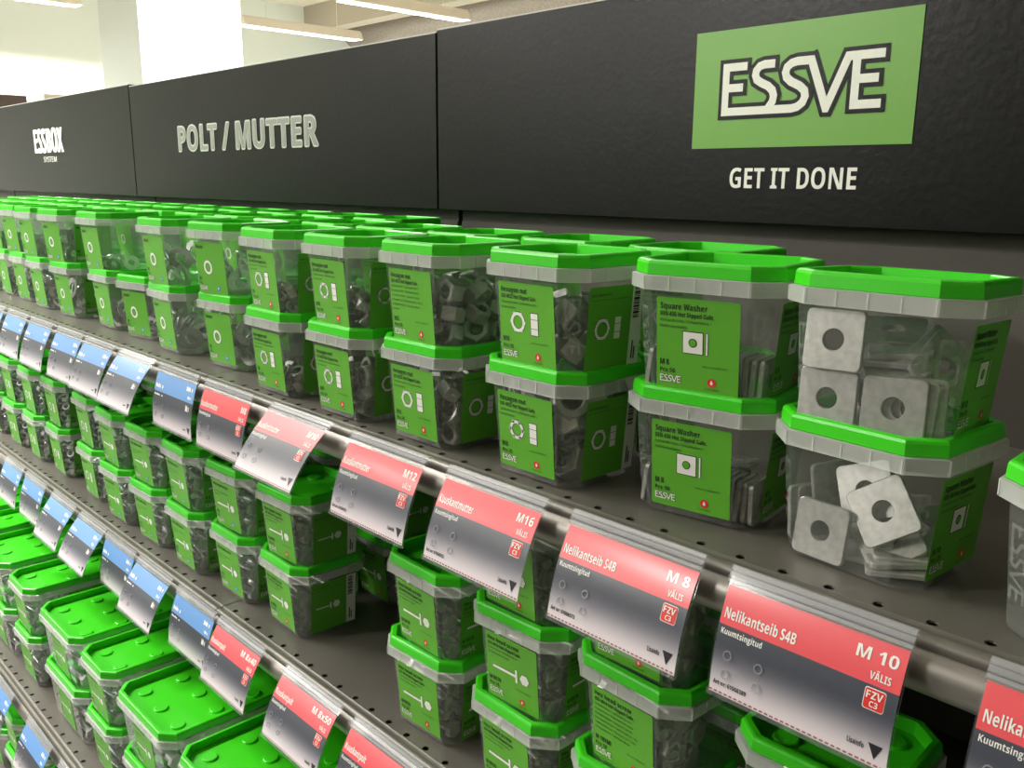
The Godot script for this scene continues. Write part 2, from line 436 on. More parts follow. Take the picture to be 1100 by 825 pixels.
func fastener_box(size: String, at: Vector3, turn: float, label: String, group: String, front := "", side := "", knobs := true, embossed := true) -> Node3D:
	var g := box_meshes(size)
	var t := thing("fastener_box", label, "box", at, group)
	t.rotation.y = turn
	part("body", g.body, t)
	part("collar", g.collar, t)
	var lid := part("lid", g.lid, t)
	lid.set_meta("label", "bright green lid with raised rim")
	if knobs:
		var nx: int = SIZES[size][2]; var nz: int = SIZES[size][3]
		for i in nx:
			for j in nz:
				part("knob", g.knob, lid, Transform3D(Basis(), Vector3((i - (nx - 1) / 2.0) * 0.045 * (0.96 if nx == 2 else 0.93), 0.0707, (j - (nz - 1) / 2.0) * (0.039 if nz == 2 else 0.0425))))
	if front:
		var l := part("front_label", label_mesh(front), t, face(size, "front"))
		l.set_meta("label", "green printed label")
	if side:
		var s := part("side_label", label_mesh(side.trim_prefix("plain:")) if side.begins_with("plain:") else side_label_mesh(side), t, face(size, "right"))
		s.set_meta("label", "green printed side label")
	if embossed:
		var W: float = SIZES[size][0]; var D: float = SIZES[size][1]
		for sx in [1, -1]:
			# lettering running down the cut corner
			var n := Vector3(0.66 * sx, 0, 0.75).normalized()
			var c := Vector3((W / 2 - 0.0062 - 0.0045) * sx, 0.034, D / 2 - 0.0057 - 0.0045 + 0.0003)
			var down := Vector3(-0.08 * n.x, -1, -0.08 * n.z).normalized()
			var across := n.cross(down).normalized()
			var b := Basis(down, across, down.cross(across))
			if b.z.dot(n) < 0: b = Basis(down, -across, n)
			part("embossed_lettering", g.logo, t, Transform3D(b, c - b.x * 0.018 - b.y * 0.0052 + n * 0.0006))
	return t

# ------------------------------------------------------------------ fasteners
func hex_ring(af: float, y: float, turn := 0.0) -> PackedVector3Array:
	var p := PackedVector3Array()
	for k in 12:
		var a := turn + TAU * k / 12
		var r := af / 2 / cos(PI / 6) if k % 2 == 0 else af / 2
		p.append(Vector3(cos(a) * r, y, -sin(a) * r))
	return p
func circle_ring(r: float, y: float, sides := 12) -> PackedVector3Array:
	var p := PackedVector3Array()
	for k in sides: p.append(Vector3(cos(TAU * k / sides) * r, y, -sin(TAU * k / sides) * r))
	return p

func nut_shape(af: float, th: float) -> Shape:
	var s := Shape.new(); var h := th / 2
	s.loft([circle_ring(af * 0.30, -h + af * 0.03), circle_ring(af * 0.34, -h), circle_ring(af * 0.49, -h), hex_ring(af, -h + af * 0.06), hex_ring(af, h - af * 0.06), circle_ring(af * 0.49, h), circle_ring(af * 0.34, h), circle_ring(af * 0.30, h - af * 0.03), circle_ring(af * 0.30, -h + af * 0.03)])
	return s
func washer_shape(ro: float, ri: float, th: float) -> Shape:
	var s := Shape.new(); var h := th / 2
	s.lathe([Vector2(ri, -h), Vector2(ro, -h), Vector2(ro, h), Vector2(ri, h), Vector2(ri, -h)], 18)
	return s
func square_washer_shape(a: float, hole: float, th: float) -> Shape:
	var s := Shape.new(); var h := th / 2
	var outer := func(y: float, inset: float):
		var p := PackedVector3Array()
		for k in 24:
			var e := a / 2 - inset; var c := 0.0026
			var q: Vector2 = [Vector2(e, 0), Vector2(e, 0.5 * e), Vector2(e, e - c), Vector2(e - 0.3 * c, e - 0.3 * c), Vector2(e - c, e), Vector2(0.5 * e, e)][k % 6]
			q = q.rotated(PI / 2 * (k / 6))
			p.append(Vector3(q.x, y, -q.y))
		return p
	s.loft([circle_ring(hole, -h, 24), outer.call(-h, 0.0004), outer.call(-h + 0.0004, 0.0), outer.call(h - 0.0004, 0.0), outer.call(h, 0.0004), circle_ring(hole + 0.0003, h, 24), circle_ring(hole, h - 0.0003, 24), circle_ring(hole, -h, 24)])
	return s
func bolt_shape(length: float, d: float, af: float, head: float) -> Shape:       # head at the top, shank down
	var s := Shape.new()
	s.loft([circle_ring(af * 0.5, 0.0), hex_ring(af, 0.0003), hex_ring(af, head * 0.85), circle_ring(af * 0.44, head)], true, true)
	s.lathe([Vector2(0, -length), Vector2(d * 0.42, -length), Vector2(d * 0.5, -length + d * 0.12), Vector2(d * 0.5, 0)], 10)
	return s

func piece(kind: String) -> Mesh:
	if meshes.has("piece_" + kind): return meshes["piece_" + kind]
	var s: Shape
	var m: Material = M.zinc
	match kind:
		"nut_m16": s = nut_shape(0.024, 0.0145)
		"nut_m12": s = nut_shape(0.018, 0.0105)
		"nut_m10": s = nut_shape(0.0165, 0.0085)
		"nut_m8": s = nut_shape(0.0135, 0.0068)
		"nut_small": s = nut_shape(0.0115, 0.006); m = M.bright
		"washer_square": s = square_washer_shape(0.030, 0.0054, 0.0030)
		"washer_square_small": s = square_washer_shape(0.025, 0.0045, 0.0030)
		"washer_big": s = washer_shape(0.0135, 0.0062, 0.0022); m = M.bright
		"washer_mid": s = washer_shape(0.0095, 0.0043, 0.0018); m = M.bright
		"washer_small": s = washer_shape(0.0065, 0.003, 0.0014); m = M.bright
		"bolt": s = bolt_shape(0.046, 0.008, 0.013, 0.0055)
		"bolt_thick": s = bolt_shape(0.052, 0.010, 0.0165, 0.0066)
		"bolt_bright": s = bolt_shape(0.040, 0.008, 0.013, 0.0055); m = M.bright
	var r := s.mesh(m)
	meshes["piece_" + kind] = r
	return r

const REACH := {"nut_m16": 0.0135, "nut_m12": 0.0102, "nut_m10": 0.0094, "nut_m8": 0.0078, "nut_small": 0.0066, "washer_big": 0.0138, "washer_mid": 0.0098, "washer_small": 0.0067, "bolt": 0.02, "bolt_thick": 0.022, "bolt_bright": 0.018, "washer_square_small": 0.014}

# places for a heap of one kind of piece inside a box, in the box's own axes
func heap(kind: String, fill: float, W: float, D: float, rows := 9) -> Array:
	var r: float = REACH[kind]
	var out := []
	var step := r * 1.72
	if kind.begins_with("bolt"):
		var len := r * 2.3
		var y := 0.009
		var layer := 0
		while y < fill:
			var n := int((D - 0.030) / 0.0125)
			for i in n:
				var z := D / 2 - 0.0180 - i * 0.0122 + rng.randf_range(-0.001, 0.001)
				if D / 2 - z > rows * 0.0125 + 0.02: continue
				var flip := 1.0 if (i + layer) % 2 == 0 else -1.0
				var hw := (W - 0.016) / 2
				var b := Basis(Vector3.FORWARD, PI / 2 * flip) * Basis(Vector3.UP, rng.randf() * PI)
				b = Basis(Vector3.UP, rng.randf_range(0.0, 0.16) * flip * (1.0 if i == 0 else rng.randf_range(-1.2, 1.2))) * Basis(Vector3.BACK, rng.randf_range(-0.05, 0.05)) * b
				var x := flip * (hw - 0.0125 + rng.randf_range(-0.006, 0.0))
				out.append(Transform3D(b, Vector3(x, y + rng.randf_range(-0.001, 0.001), z)))
			y += 0.0118; layer += 1
		return out
	var y := r * 0.98 + 0.001
	var layer := 0
	while y < fill:
		var hx := (W - 0.0150) / 2 - r + y * 0.06; var hz := (D - 0.0150) / 2 - r + y * 0.06
		var nx: int = maxi(1, int(2 * hx / step) + 1); var nz: int = maxi(1, int(2 * hz / step) + 1)
		for i in nx:
			for j in mini(nz, rows):
				var x := lerpf(-hx, hx, (i + 0.5) / nx if nx == 1 else i / float(nx - 1)); var z := lerpf(hz, -hz, 0.5 if nz == 1 else j / float(nz - 1))
				if absf(x) > hx - 0.006 and absf(z) > hz - 0.006: x -= signf(x) * 0.0045; z -= signf(z) * 0.0045
				var b := Basis.from_euler(Vector3(rng.randf() * TAU, rng.randf() * TAU, rng.randf() * TAU))
				if kind.begins_with("washer_") and rng.randf() < 0.5: b = Basis(Vector3.UP, rng.randf() * TAU) * Basis(Vector3.RIGHT, rng.randf_range(0.9, 1.5))
				out.append(Transform3D(b, Vector3(x + rng.randf_range(-1, 1) * r * 0.08, y + rng.randf_range(0, 1) * r * 0.3, z)))
		y += step * (0.86 if layer % 2 == 0 else 0.8); layer += 1
	return out

func spill(kind: String, called: String, box: Node3D, fill: float, label: String, category: String, group: String, rows := 9, size := "small") -> void:   # every piece its own object
	for t in heap(kind, fill, SIZES[size][0], SIZES[size][1], rows):
		single(called, piece(kind), label, category, box.transform * t, group)

func heap_mesh(kind: String, fill: float, size: String, variant: int) -> Mesh:
	var key := "heap_%s_%.3f_%s_%d" % [kind, fill, size, variant]
	if not meshes.has(key):
		var all := Shape.new(); var one := Shape.new()
		var a: Array = piece(kind).surface_get_arrays(0)
		one.v = a[Mesh.ARRAY_VERTEX]; one.n = a[Mesh.ARRAY_NORMAL]; one.uv = a[Mesh.ARRAY_TEX_UV]
		for t in heap(kind, fill, SIZES[size][0], SIZES[size][1], 2 if kind in ["washer_small", "nut_small", "washer_mid"] else 3): all.add(one, t)
		meshes[key] = all.mesh(piece(kind).surface_get_material(0))
	return meshes[key]

func pile(kind: String, box: Node3D, fill: float, label: String, variant := 0, size := "small") -> void:
	single("fastener_heap", heap_mesh(kind, fill, size, variant), label, "fasteners", box.transform, "heaps of fasteners inside the boxes", "stuff")

# ------------------------------------------------------------------ price labels
const PW := 0.092
func curl(x: float, s: float, off := 0.0) -> Vector3:       # a point of the hanging card: s metres below its hinge
	var q := (s - 0.030) / 0.034
	var z := 0.0042 * (1 - q * q)
	var slope := -0.0084 * q / 0.034
	var n := Vector3(0, slope, 1).normalized()
	return Vector3(x, -s, z) + n * off

func card_text(sh: Shape, s: String, x: float, t: float, h: float, w: float, font: Font = bold) -> void:
	var flat := Shape.new()
	text(flat, s, 0, 0, h, w, font)
	bend(sh, flat, x, t)
func bend(sh: Shape, flat: Shape, x: float, t: float) -> void:   # lays flat print on the curved card; t: share of the card's height from its top
	var s0 := 0.0055 + t * 0.0535
	for k in range(0, flat.v.size(), 3):
		var q := []
		for j in 3: q.append(curl(x + flat.v[k + j].x, s0 - flat.v[k + j].y, 0.0002))
		sh.tri(q[0], q[2], q[1])

func holder_mesh() -> Mesh:
	if meshes.has("holder"): return meshes["holder"]
	var sh := Shape.new()
	var sheet := func(s0: float, s1: float, off: float, x0: float, x1: float, steps: int):
		for k in steps:
			var a := lerpf(s0, s1, float(k) / steps); var b := lerpf(s0, s1, float(k + 1) / steps)
			sh.quad(curl(x0, b, off), curl(x1, b, off), curl(x1, a, off), curl(x0, a, off))
	sheet.call(-0.0045, 0.0625, -0.0010, -0.0008, PW + 0.0008, 12)       # back sheet
	sheet.call(0.0590, 0.0625, 0.0014, -0.0008, PW + 0.0008, 1)           # lip under the card
	sh.quad(curl(-0.0008, 0.0625, -0.0010), curl(PW + 0.0008, 0.0625, -0.0010), curl(PW + 0.0008, 0.0625, 0.0014), curl(-0.0008, 0.0625, 0.0014))
	for x in [-0.0008, PW + 0.0008]:                                       # side edges
		for k in 12:
			var a := lerpf(-0.0045, 0.0625, k / 12.0); var b := lerpf(-0.0045, 0.0625, (k + 1) / 12.0)
			sh.quad(curl(x, b, -0.0010), curl(x, b, 0.0004), curl(x, a, 0.0004), curl(x, a, -0.0010))
	meshes["holder"] = sh.mesh(M.clear)
	return meshes["holder"]

func clip_mesh() -> Mesh:      # the ribbed strip that grips the rail
	if meshes.has("clip"): return meshes["clip"]
	var sh := Shape.new()
	var prof := [[0.0052, 0.0002], [0.0050, 0.0012], [0.0044, 0.0020], [0.0038, 0.0012], [0.0026, 0.0012], [0.0020, 0.0022], [0.0012, 0.0012], [-0.0008, 0.0012], [-0.0014, 0.0022], [-0.0022, 0.0012], [-0.0038, 0.0014], [-0.0045, 0.0004]]
	for k in prof.size() - 1:
		sh.quad(curl(-0.0008, prof[k][0], prof[k][1]), curl(PW + 0.0008, prof[k][0], prof[k][1]), curl(PW + 0.0008, prof[k + 1][0], prof[k + 1][1]), curl(-0.0008, prof[k + 1][0], prof[k + 1][1]))
	meshes["clip"] = sh.mesh(M.milky)
	return meshes["clip"]

func insert_mesh(colour: String) -> Mesh:
	if meshes.has("insert_" + colour): return meshes["insert_" + colour]
	var sh := Shape.new()
	var steps := 14
	for k in steps:
		var t0 := float(k) / steps; var t1 := float(k + 1) / steps
		var a := 0.0055 + t0 * 0.0555; var b := 0.0055 + t1 * 0.0555
		var p := [curl(0, a), curl(PW, a), curl(PW, b), curl(0, b)]
		var na := (curl(0, a, 1.0) - curl(0, a)); var nb := (curl(0, b, 1.0) - curl(0, b))
		sh.v.append_array([p[0], p[1], p[2], p[0], p[2], p[3]]); sh.n.append_array([na, na, nb, na, nb, nb])
		sh.uv.append_array([Vector2(0, t0), Vector2(1, t0), Vector2(1, t1), Vector2(0, t0), Vector2(1, t1), Vector2(0, t1)])
	meshes["insert_" + colour] = sh.mesh(M["paper_" + colour])
	return meshes["insert_" + colour]

func circle_mesh() -> Mesh:
	if meshes.has("nub"): return meshes["nub"]
	var s := Shape.new()
	s.lathe([Vector2(0.0018, 0.0), Vector2(0.0019, 0.0006), Vector2(0.0024, 0.0006), Vector2(0.0025, 0.0)], 18)
	meshes["nub"] = s.mesh(M.ring)
	return meshes["nub"]

func price_label(deck: int, x: float, angle: float, colour: String, title: String, size: String, number: String, label: String, group := "") -> void:
	var t := thing("price_label", label, "price label", Vector3(x, DECK[deck], NOSE[deck] + 0.0205), group)
	t.rotation.x = -deg_to_rad(angle)
	var holder := part("clear_holder", holder_mesh(), t)
	part("clip", clip_mesh(), holder)
	for x0 in [0.09, 0.28]:
		for s in [0.64, 0.82]:
			part("nub", circle_mesh(), holder, Transform3D(Basis(Vector3.RIGHT, PI / 2), curl(x0 * PW, 0.0055 + s * 0.0535, 0.0004)))
	var card := part("printed_card", insert_mesh(colour), t)
	card.set_meta("label", "%s banded printed card" % colour)
	var white := Shape.new(); var ink := Shape.new(); var red := Shape.new()
	if title:
		card_text(white, title, 0.022 * PW, 0.305, 0.0053, 0.0265 * PW * title.length())
		card_text(white, "Kuumtsingitud", 0.022 * PW, 0.455, 0.0030, 0.25 * PW)
		if size:
			var w := 0.052 * PW * size.length()
			card_text(white, size, 0.965 * PW - w, 0.185, 0.0056, w)
		card_text(white, "VÄLIS", 0.845 * PW, 0.325, 0.0034, 0.105 * PW)
		var b := Shape.new(); poly(b, round_rect(0.0098, 0.0098, 0.0012), 0.0); bend(white, b, 0.838 * PW, 0.575)
		b = Shape.new(); poly(b, round_rect(0.0090, 0.0090, 0.0010), 0.0); bend(red, b, 0.8424 * PW, 0.5675)
		card_text(white, "FZV", 0.850 * PW, 0.480, 0.0034, 0.082 * PW)
		card_text(white, "C3", 0.872 * PW, 0.548, 0.0026, 0.042 * PW)
		if number: card_text(ink, "Art nr: " + number, 0.022 * PW, 0.945, 0.0023, 0.205 * PW)
		card_text(ink, "Lisainfo", 0.795 * PW, 0.910, 0.0026, 0.085 * PW)
	else:                                                        # words too small to read: their rows as strokes of print
		for w in [[0.03, 0.30, 0.0042, 0.20], [0.03, 0.45, 0.0018, 0.22], [0.80, 0.165, 0.0045, 0.15], [0.86, 0.31, 0.0032, 0.085], [0.845, 0.54, 0.0060, 0.085]]:
			var b := Shape.new()
			for k in 6:
				var ww: float = w[3] * PW
				if k % 6 != 4: rect(b, ww * k / 6.0, 0, ww * (k + 0.86) / 6.0, w[2] * (0.8 if k % 2 else 1.0), 0)
			bend(white, b, w[0] * PW, w[1])
		var c := Shape.new(); rect(c, 0, 0, 0.006, 0.0012, 0); bend(ink, c, 0.80 * PW, 0.91)
	var tri := Shape.new()
	poly(tri, PackedVector2Array([Vector2(0, 0.0068), Vector2(0.0033, 0), Vector2(0.0066, 0.0068)]), 0.0)
	var arrow := Shape.new(); bend(arrow, tri, 0.900 * PW, 0.965)
	part("arrow", arrow.mesh(M.card_ink), card)
	if not red.v.is_empty():
		for i in red.v.size(): red.v[i] += Vector3(0, 0, 0.0002)
		# white lettering must lie over the red mark
		for i in white.v.size(): white.v[i] += Vector3(0, 0, 0.0000)
	var m := ArrayMesh.new(); white.into(m, M.card_white); ink.into(m, M.card_ink)
	var print_part := part("lettering", m, card)
	if not title: print_part.set_meta("kind", "stuff")
	if not red.v.is_empty():
		part("symbol", red.mesh(M.red_mark), card)
		var over := Shape.new()
		card_text(over, "FZV", 0.850 * PW, 0.480, 0.0034, 0.082 * PW)
		card_text(over, "C3", 0.872 * PW, 0.548, 0.0026, 0.042 * PW)
		for i in over.v.size(): over.v[i] += Vector3(0, 0, 0.0004)
		part("symbol_lettering", over.mesh(M.card_white), card)

# ------------------------------------------------------------------ shelf furniture
func shelf_bay(deck: int, x0: float, bay: int) -> void:
	var y: float = DECK[deck]; var z0: float = NOSE[deck]
	var level: String = ["upper", "middle", "lower", "bottom"][deck]
	var t := thing("shelf", "grey steel %s shelf with a row of holes, %s" % [level, ["far bay under the box lettering", "far bay under the box lettering", "bay under the POLT lettering", "bay under the green sign", "bay right of the green sign"][bay]], "shelf", Vector3(x0, y, z0), "steel shelves")
	var w := BAY - 0.0016
	var plate := Shape.new()
	var back := BACK_Z - z0 + 0.001
	# plate with a row of real holes
	plate.quad(Vector3(0, 0, -0.004), Vector3(w, 0, -0.004), Vector3(w, 0, back), Vector3(0, 0, back))
	var first := fposmod(0.0 - x0, 0.025)
	if first > 0.0125: first -= 0.025
	first += 0.025 if first < 0.006 else 0.0
	var n := int((w - first - 0.006) / 0.025) + 1
	plate.quad(Vector3(0, 0, 0.004), Vector3(first - 0.0125, 0, 0.004), Vector3(first - 0.0125, 0, -0.004), Vector3(0, 0, -0.004))
	plate.quad(Vector3(first + (n - 0.5) * 0.025, 0, 0.004), Vector3(w, 0, 0.004), Vector3(w, 0, -0.004), Vector3(first + (n - 0.5) * 0.025, 0, -0.004))
	for k in n:
		var c := Vector3(first + k * 0.025, 0, 0)
		var outer := [Vector3(0.0125, 0, 0), Vector3(0.0125, 0, -0.004), Vector3(0, 0, -0.004), Vector3(-0.0125, 0, -0.004), Vector3(-0.0125, 0, 0), Vector3(-0.0125, 0, 0.004), Vector3(0, 0, 0.004), Vector3(0.0125, 0, 0.004)]
		for i in 8:
			var j := (i + 1) % 8
			var a := Vector3(cos(TAU * i / 8), 0, -sin(TAU * i / 8)) * 0.0029; var b := Vector3(cos(TAU * j / 8), 0, -sin(TAU * j / 8)) * 0.0029
			plate.quad(c + a, c + outer[i], c + outer[j], c + b)
			plate.quad(c + a, c + b, c + b + Vector3.DOWN * 0.0012, c + a + Vector3.DOWN * 0.0012)
	# rolled front lip and underside
	var lip := [Vector2(back, -0.022), Vector2(-0.02, -0.022), Vector2(0.0085, -0.022), Vector2(0.0085, -0.010), Vector2(0.0120, -0.0085), Vector2(0.0140, -0.0060), Vector2(0.0142, -0.0035), Vector2(0.0130, -0.0012), Vector2(0.0106, -0.0002), Vector2(0.0085, -0.0004), Vector2(0.0062, -0.0012), Vector2(0.004, 0.0)]
	plate.sweep_x(lip.slice(0, 4), 0, w, false); plate.sweep_x(lip.slice(3), 0, w)
	for x in [0.0, w]: plate.quad(Vector3(x, -0.022, 0.0085), Vector3(x, -0.022, back), Vector3(x, -0.001, back), Vector3(x, -0.001, 0.0085))
	part("deck", plate.mesh(M.deck), t)
	var rail := Shape.new()
	var prof := []
	for k in 11:
		var a := lerpf(-1.25, 1.15, k / 10.0)
		prof.append(Vector2(0.0085 + 0.0105 * cos(a), -0.0178 + 0.0118 * sin(a)))
	prof.push_front(Vector2(0.004, -0.0300))
	rail.sweep_x(prof, 0.0004, w - 0.0004)
	var r := part("price_rail", rail.mesh(M.rail), t)
	r.set_meta("label", "rounded satin metal price rail")
	for x in [0.0004, w - 0.0004]:
		var e := Shape.new()
		var p := PackedVector3Array()
		for q in prof: p.append(Vector3(x, q.y, q.x))
		p.append(Vector3(x, -0.010, 0.004))
		e.fan(p, x < 0.1)
		part("rail_end_cap", e.mesh(M.slot), t)

func header_panel(x0: float, x1: float, y0: float, y1: float, label: String) -> Node3D:
	var t := thing("header_panel", label, "sign board", Vector3(x0, y0, HEAD_Z))
	var s := Shape.new(); var w := x1 - x0; var h := y1 - y0; var d := 0.018; var b := 0.0008
	var r := func(inset: float, z: float): return [Vector3(inset, inset, z), Vector3(w - inset, inset, z), Vector3(w - inset, h - inset, z), Vector3(inset, h - inset, z)]
	var rings := [r.call(0.0, -d), r.call(0.0, -b), r.call(b, 0.0)]
	for k in 2:
		for i in 4: s.quad(rings[k][i], rings[k][(i + 1) % 4], rings[k + 1][(i + 1) % 4], rings[k + 1][i])
	s.quad(rings[2][0], rings[2][1], rings[2][2], rings[2][3]); s.quad(rings[0][1], rings[0][0], rings[0][3], rings[0][2])
	part("board", s.mesh(M.head), t)
	var e := Shape.new(); e.box(Vector3(0.0, h, -d), Vector3(w, h + 0.0012, -0.0006))
	var o := part("top_edging", e.mesh(M.edge), t); o.set_meta("label", "thin pale top edge")
	return t

func _ready() -> void:
	rng.seed = 11
	# ---------------------------------------------------------------- camera
	var cam := Camera3D.new()
	var yaw := 0.8086; var pitch := 0.2213; var roll := 0.0081
	var f := Vector3(-sin(yaw) * cos(pitch), -sin(pitch), -cos(yaw) * cos(pitch)); var r := Vector3(cos(yaw), 0, -sin(yaw)); var u := r.cross(f)
	var r2 := r * cos(roll) + u * sin(roll); var u2 := u * cos(roll) - r * sin(roll)
	cam.transform = Transform3D(Basis(r2, u2, -f), Vector3(0.8141, 0.1938, 0.3975))
	cam.fov = rad_to_deg(2 * atan(412.5 / 968.03)); cam.near = 0.02; cam.far = 60
	add_child(cam); cam.current = true
	# ---------------------------------------------------------------- environment
	var env := Environment.new()
	env.background_mode = Environment.BG_COLOR; env.background_color = Color(0.55, 0.55, 0.53); env.background_energy_multiplier = 0.2
	env.ambient_light_source = Environment.AMBIENT_SOURCE_DISABLED
	env.tonemap_mode = Environment.TONE_MAPPER_LINEAR; env.tonemap_exposure = 1.6
	env.sdfgi_enabled = true; env.ssao_enabled = true; env.ssil_enabled = true
	var we := WorldEnvironment.new(); we.environment = env; add_child(we)
	make_materials(); make_fonts()
	# ---------------------------------------------------------------- ceiling lamps: tubes in open troughs, running across the aisle
	for p in [[-2.0, 0.95, 9.0], [-4.65, 0.95, 5.0], [-2.0, 4.0, 13.0], [-4.65, 4.0, 10.0], [-4.65, 6.7, 12.0], [-7.7, 6.7, 12.0], [-8.75, -2.2, 16.0], [-4.85, -3.25, 22.0], [-1.65, -2.2, 8.0], [-8.6, -5.3, 14.0], [-6.67, -5.3, 10.0], [-4.65, -5.3, 10.0], [-1.65, -5.3, 8.0]]:
		ceiling_lamp(p[0], p[1], 1.8, p[2])
	room()
	shelving()
	stock()
	price_labels()

func ceiling_lamp(x: float, z: float, y: float, power: float) -> void:
	var t := thing("tube_lamp", "long white trough lamp with a fluorescent tube under the ceiling", "lamp", Vector3(x, y, z), "tube lamps under the ceiling")
	var L := 0.75
	var s := Shape.new()
	var prof := [Vector2(-0.085, 0.0), Vector2(-0.055, 0.075), Vector2(-0.03, 0.10), Vector2(0.03, 0.10), Vector2(0.055, 0.075), Vector2(0.085, 0.0)]
	for k in 5:
		for d in [0.0, -0.003]:
			var a: Vector2 = prof[k]; var b: Vector2 = prof[k + 1]
			s.quad(Vector3(a.x, a.y + d, L), Vector3(a.x, a.y + d, -L), Vector3(b.x, b.y + d, -L), Vector3(b.x, b.y + d, L))
	for e in [L, -L]:
		var p := PackedVector3Array()
		for q in prof: p.append(Vector3(q.x, q.y, e))
		s.fan(p, e > 0)
	part("housing", s.mesh(M.housing), t)
	var tube := Shape.new(); tube.lathe([Vector2(0, -L + 0.03), Vector2(0.014, -L + 0.03), Vector2(0.014, L - 0.03), Vector2(0, L - 0.03)], 12)
	part("tube", tube.mesh(M.tube), t, Transform3D(Basis(Vector3.RIGHT, PI / 2), Vector3(0, 0.040, 0)))
	for e in [0.45, -0.45]:
		var c := Shape.new(); c.lathe([Vector2(0.003, 0.10), Vector2(0.003, 0.58)], 6)
		part("hanger", c.mesh(M.housing), t, Transform3D(Basis(), Vector3(0, 0, e)))
	var l := AreaLight3D.new(); l.name = "tube_light"; l.area_size = Vector2(0.06, 1.4); l.light_energy = power; l.light_color = c8(255, 252, 247); l.shadow_enabled = true
	l.area_range = 30.0; l.area_attenuation = 2.0
	l.transform = Transform3D(Basis(Vector3.RIGHT, -PI / 2), Vector3(0, 0.022, 0))
	t.add_child(l)

func room() -> void:
	var lo := Vector3(-10.2, -1.42, -9.0); var hi := Vector3(9.0, 2.4, 8.0); var th := 0.15
	var s := Shape.new(); s.box(Vector3(lo.x - th, lo.y - th, lo.z - th), Vector3(hi.x + th, lo.y, hi.z + th)); structure("floor", s, M.floor)
	s = Shape.new(); s.box(Vector3(lo.x - th, hi.y, lo.z - th), Vector3(hi.x + th, hi.y + th, hi.z + th)); structure("ceiling", s, M.ceiling)
	s = Shape.new(); s.box(Vector3(lo.x - th, lo.y, lo.z - th), Vector3(lo.x, hi.y, hi.z + th)); structure("wall_left", s, M.wall)
	s = Shape.new(); s.box(Vector3(hi.x, lo.y, lo.z - th), Vector3(hi.x + th, hi.y, hi.z + th)); structure("wall_right", s, M.wall)
	s = Shape.new(); s.box(Vector3(lo.x, lo.y, lo.z - th), Vector3(hi.x, hi.y, lo.z)); structure("wall_back", s, M.wall)
	s = Shape.new(); s.box(Vector3(lo.x, lo.y, hi.z), Vector3(hi.x, hi.y, hi.z + th)); structure("wall_front", s, M.wall)
	# pillar
	s = Shape.new(); s.box(Vector3(-6.75, lo.y, -3.18), Vector3(-6.0, hi.y, -2.385))
	tag(structure("pillar", s, M.wall), "square white pillar rising behind the black header boards", "pillar", "", "structure")
	# furniture at the far end, its tops just above the header boards
	var rack := thing("display_rack", "dark brown display rack at the far end of the hall", "rack", Vector3(-8.0, lo.y, -1.75))
	var r := Shape.new(); r.box(Vector3(-0.5, 0, -0.40), Vector3(0, 2.16, 0.25)); part("body", r.mesh(M.brown), rack)
	r = Shape.new(); r.box(Vector3(-0.52, 2.16, -0.42), Vector3(0.02, 2.30, 0.27)); part("crown", r.mesh(M.brown), rack)
	for k in 4:
		r = Shape.new(); r.box(Vector3(0.0, 0.3 + k * 0.48, -0.40), Vector3(0.22, 0.33 + k * 0.48, 0.25)); part("shelf_board", r.mesh(M.brown), rack)
	var cab := thing("cabinet", "beige cabinet beside the dark rack at the far end", "cabinet", Vector3(-8.0, lo.y, -2.42))
	r = Shape.new(); r.box(Vector3(-0.4, 0, -0.10), Vector3(0, 2.33, 0.10)); part("body", r.mesh(M.beige), cab)
	r = Shape.new(); r.box(Vector3(0.0, 0.05, -0.09), Vector3(0.015, 2.28, 0.09)); part("door", r.mesh(M.beige), cab)
	# ceiling beams and duct
	s = Shape.new(); s.lathe([Vector2(0.0, -1.6), Vector2(0.22, -1.6), Vector2(0.22, 7.0), Vector2(0.0, 7.0)], 20)
	var duct := single("air_duct", s.mesh(M.duct), "round grey air duct under the ceiling behind the header boards", "air duct", Transform3D(Basis(Vector3.BACK, PI / 2), Vector3(-3.4, 2.17, -7.1)))
	duct.set_meta("kind", "structure")
	for z in [-4.3, -6.4]:
		s = Shape.new(); s.box(Vector3(lo.x, 2.08, z - 0.11), Vector3(hi.x, hi.y, z + 0.11))
		tag(structure("beam" if z > -5 else "beam_001", s, M.beam), "pale concrete beam along the ceiling", "beam", "ceiling beams", "structure")

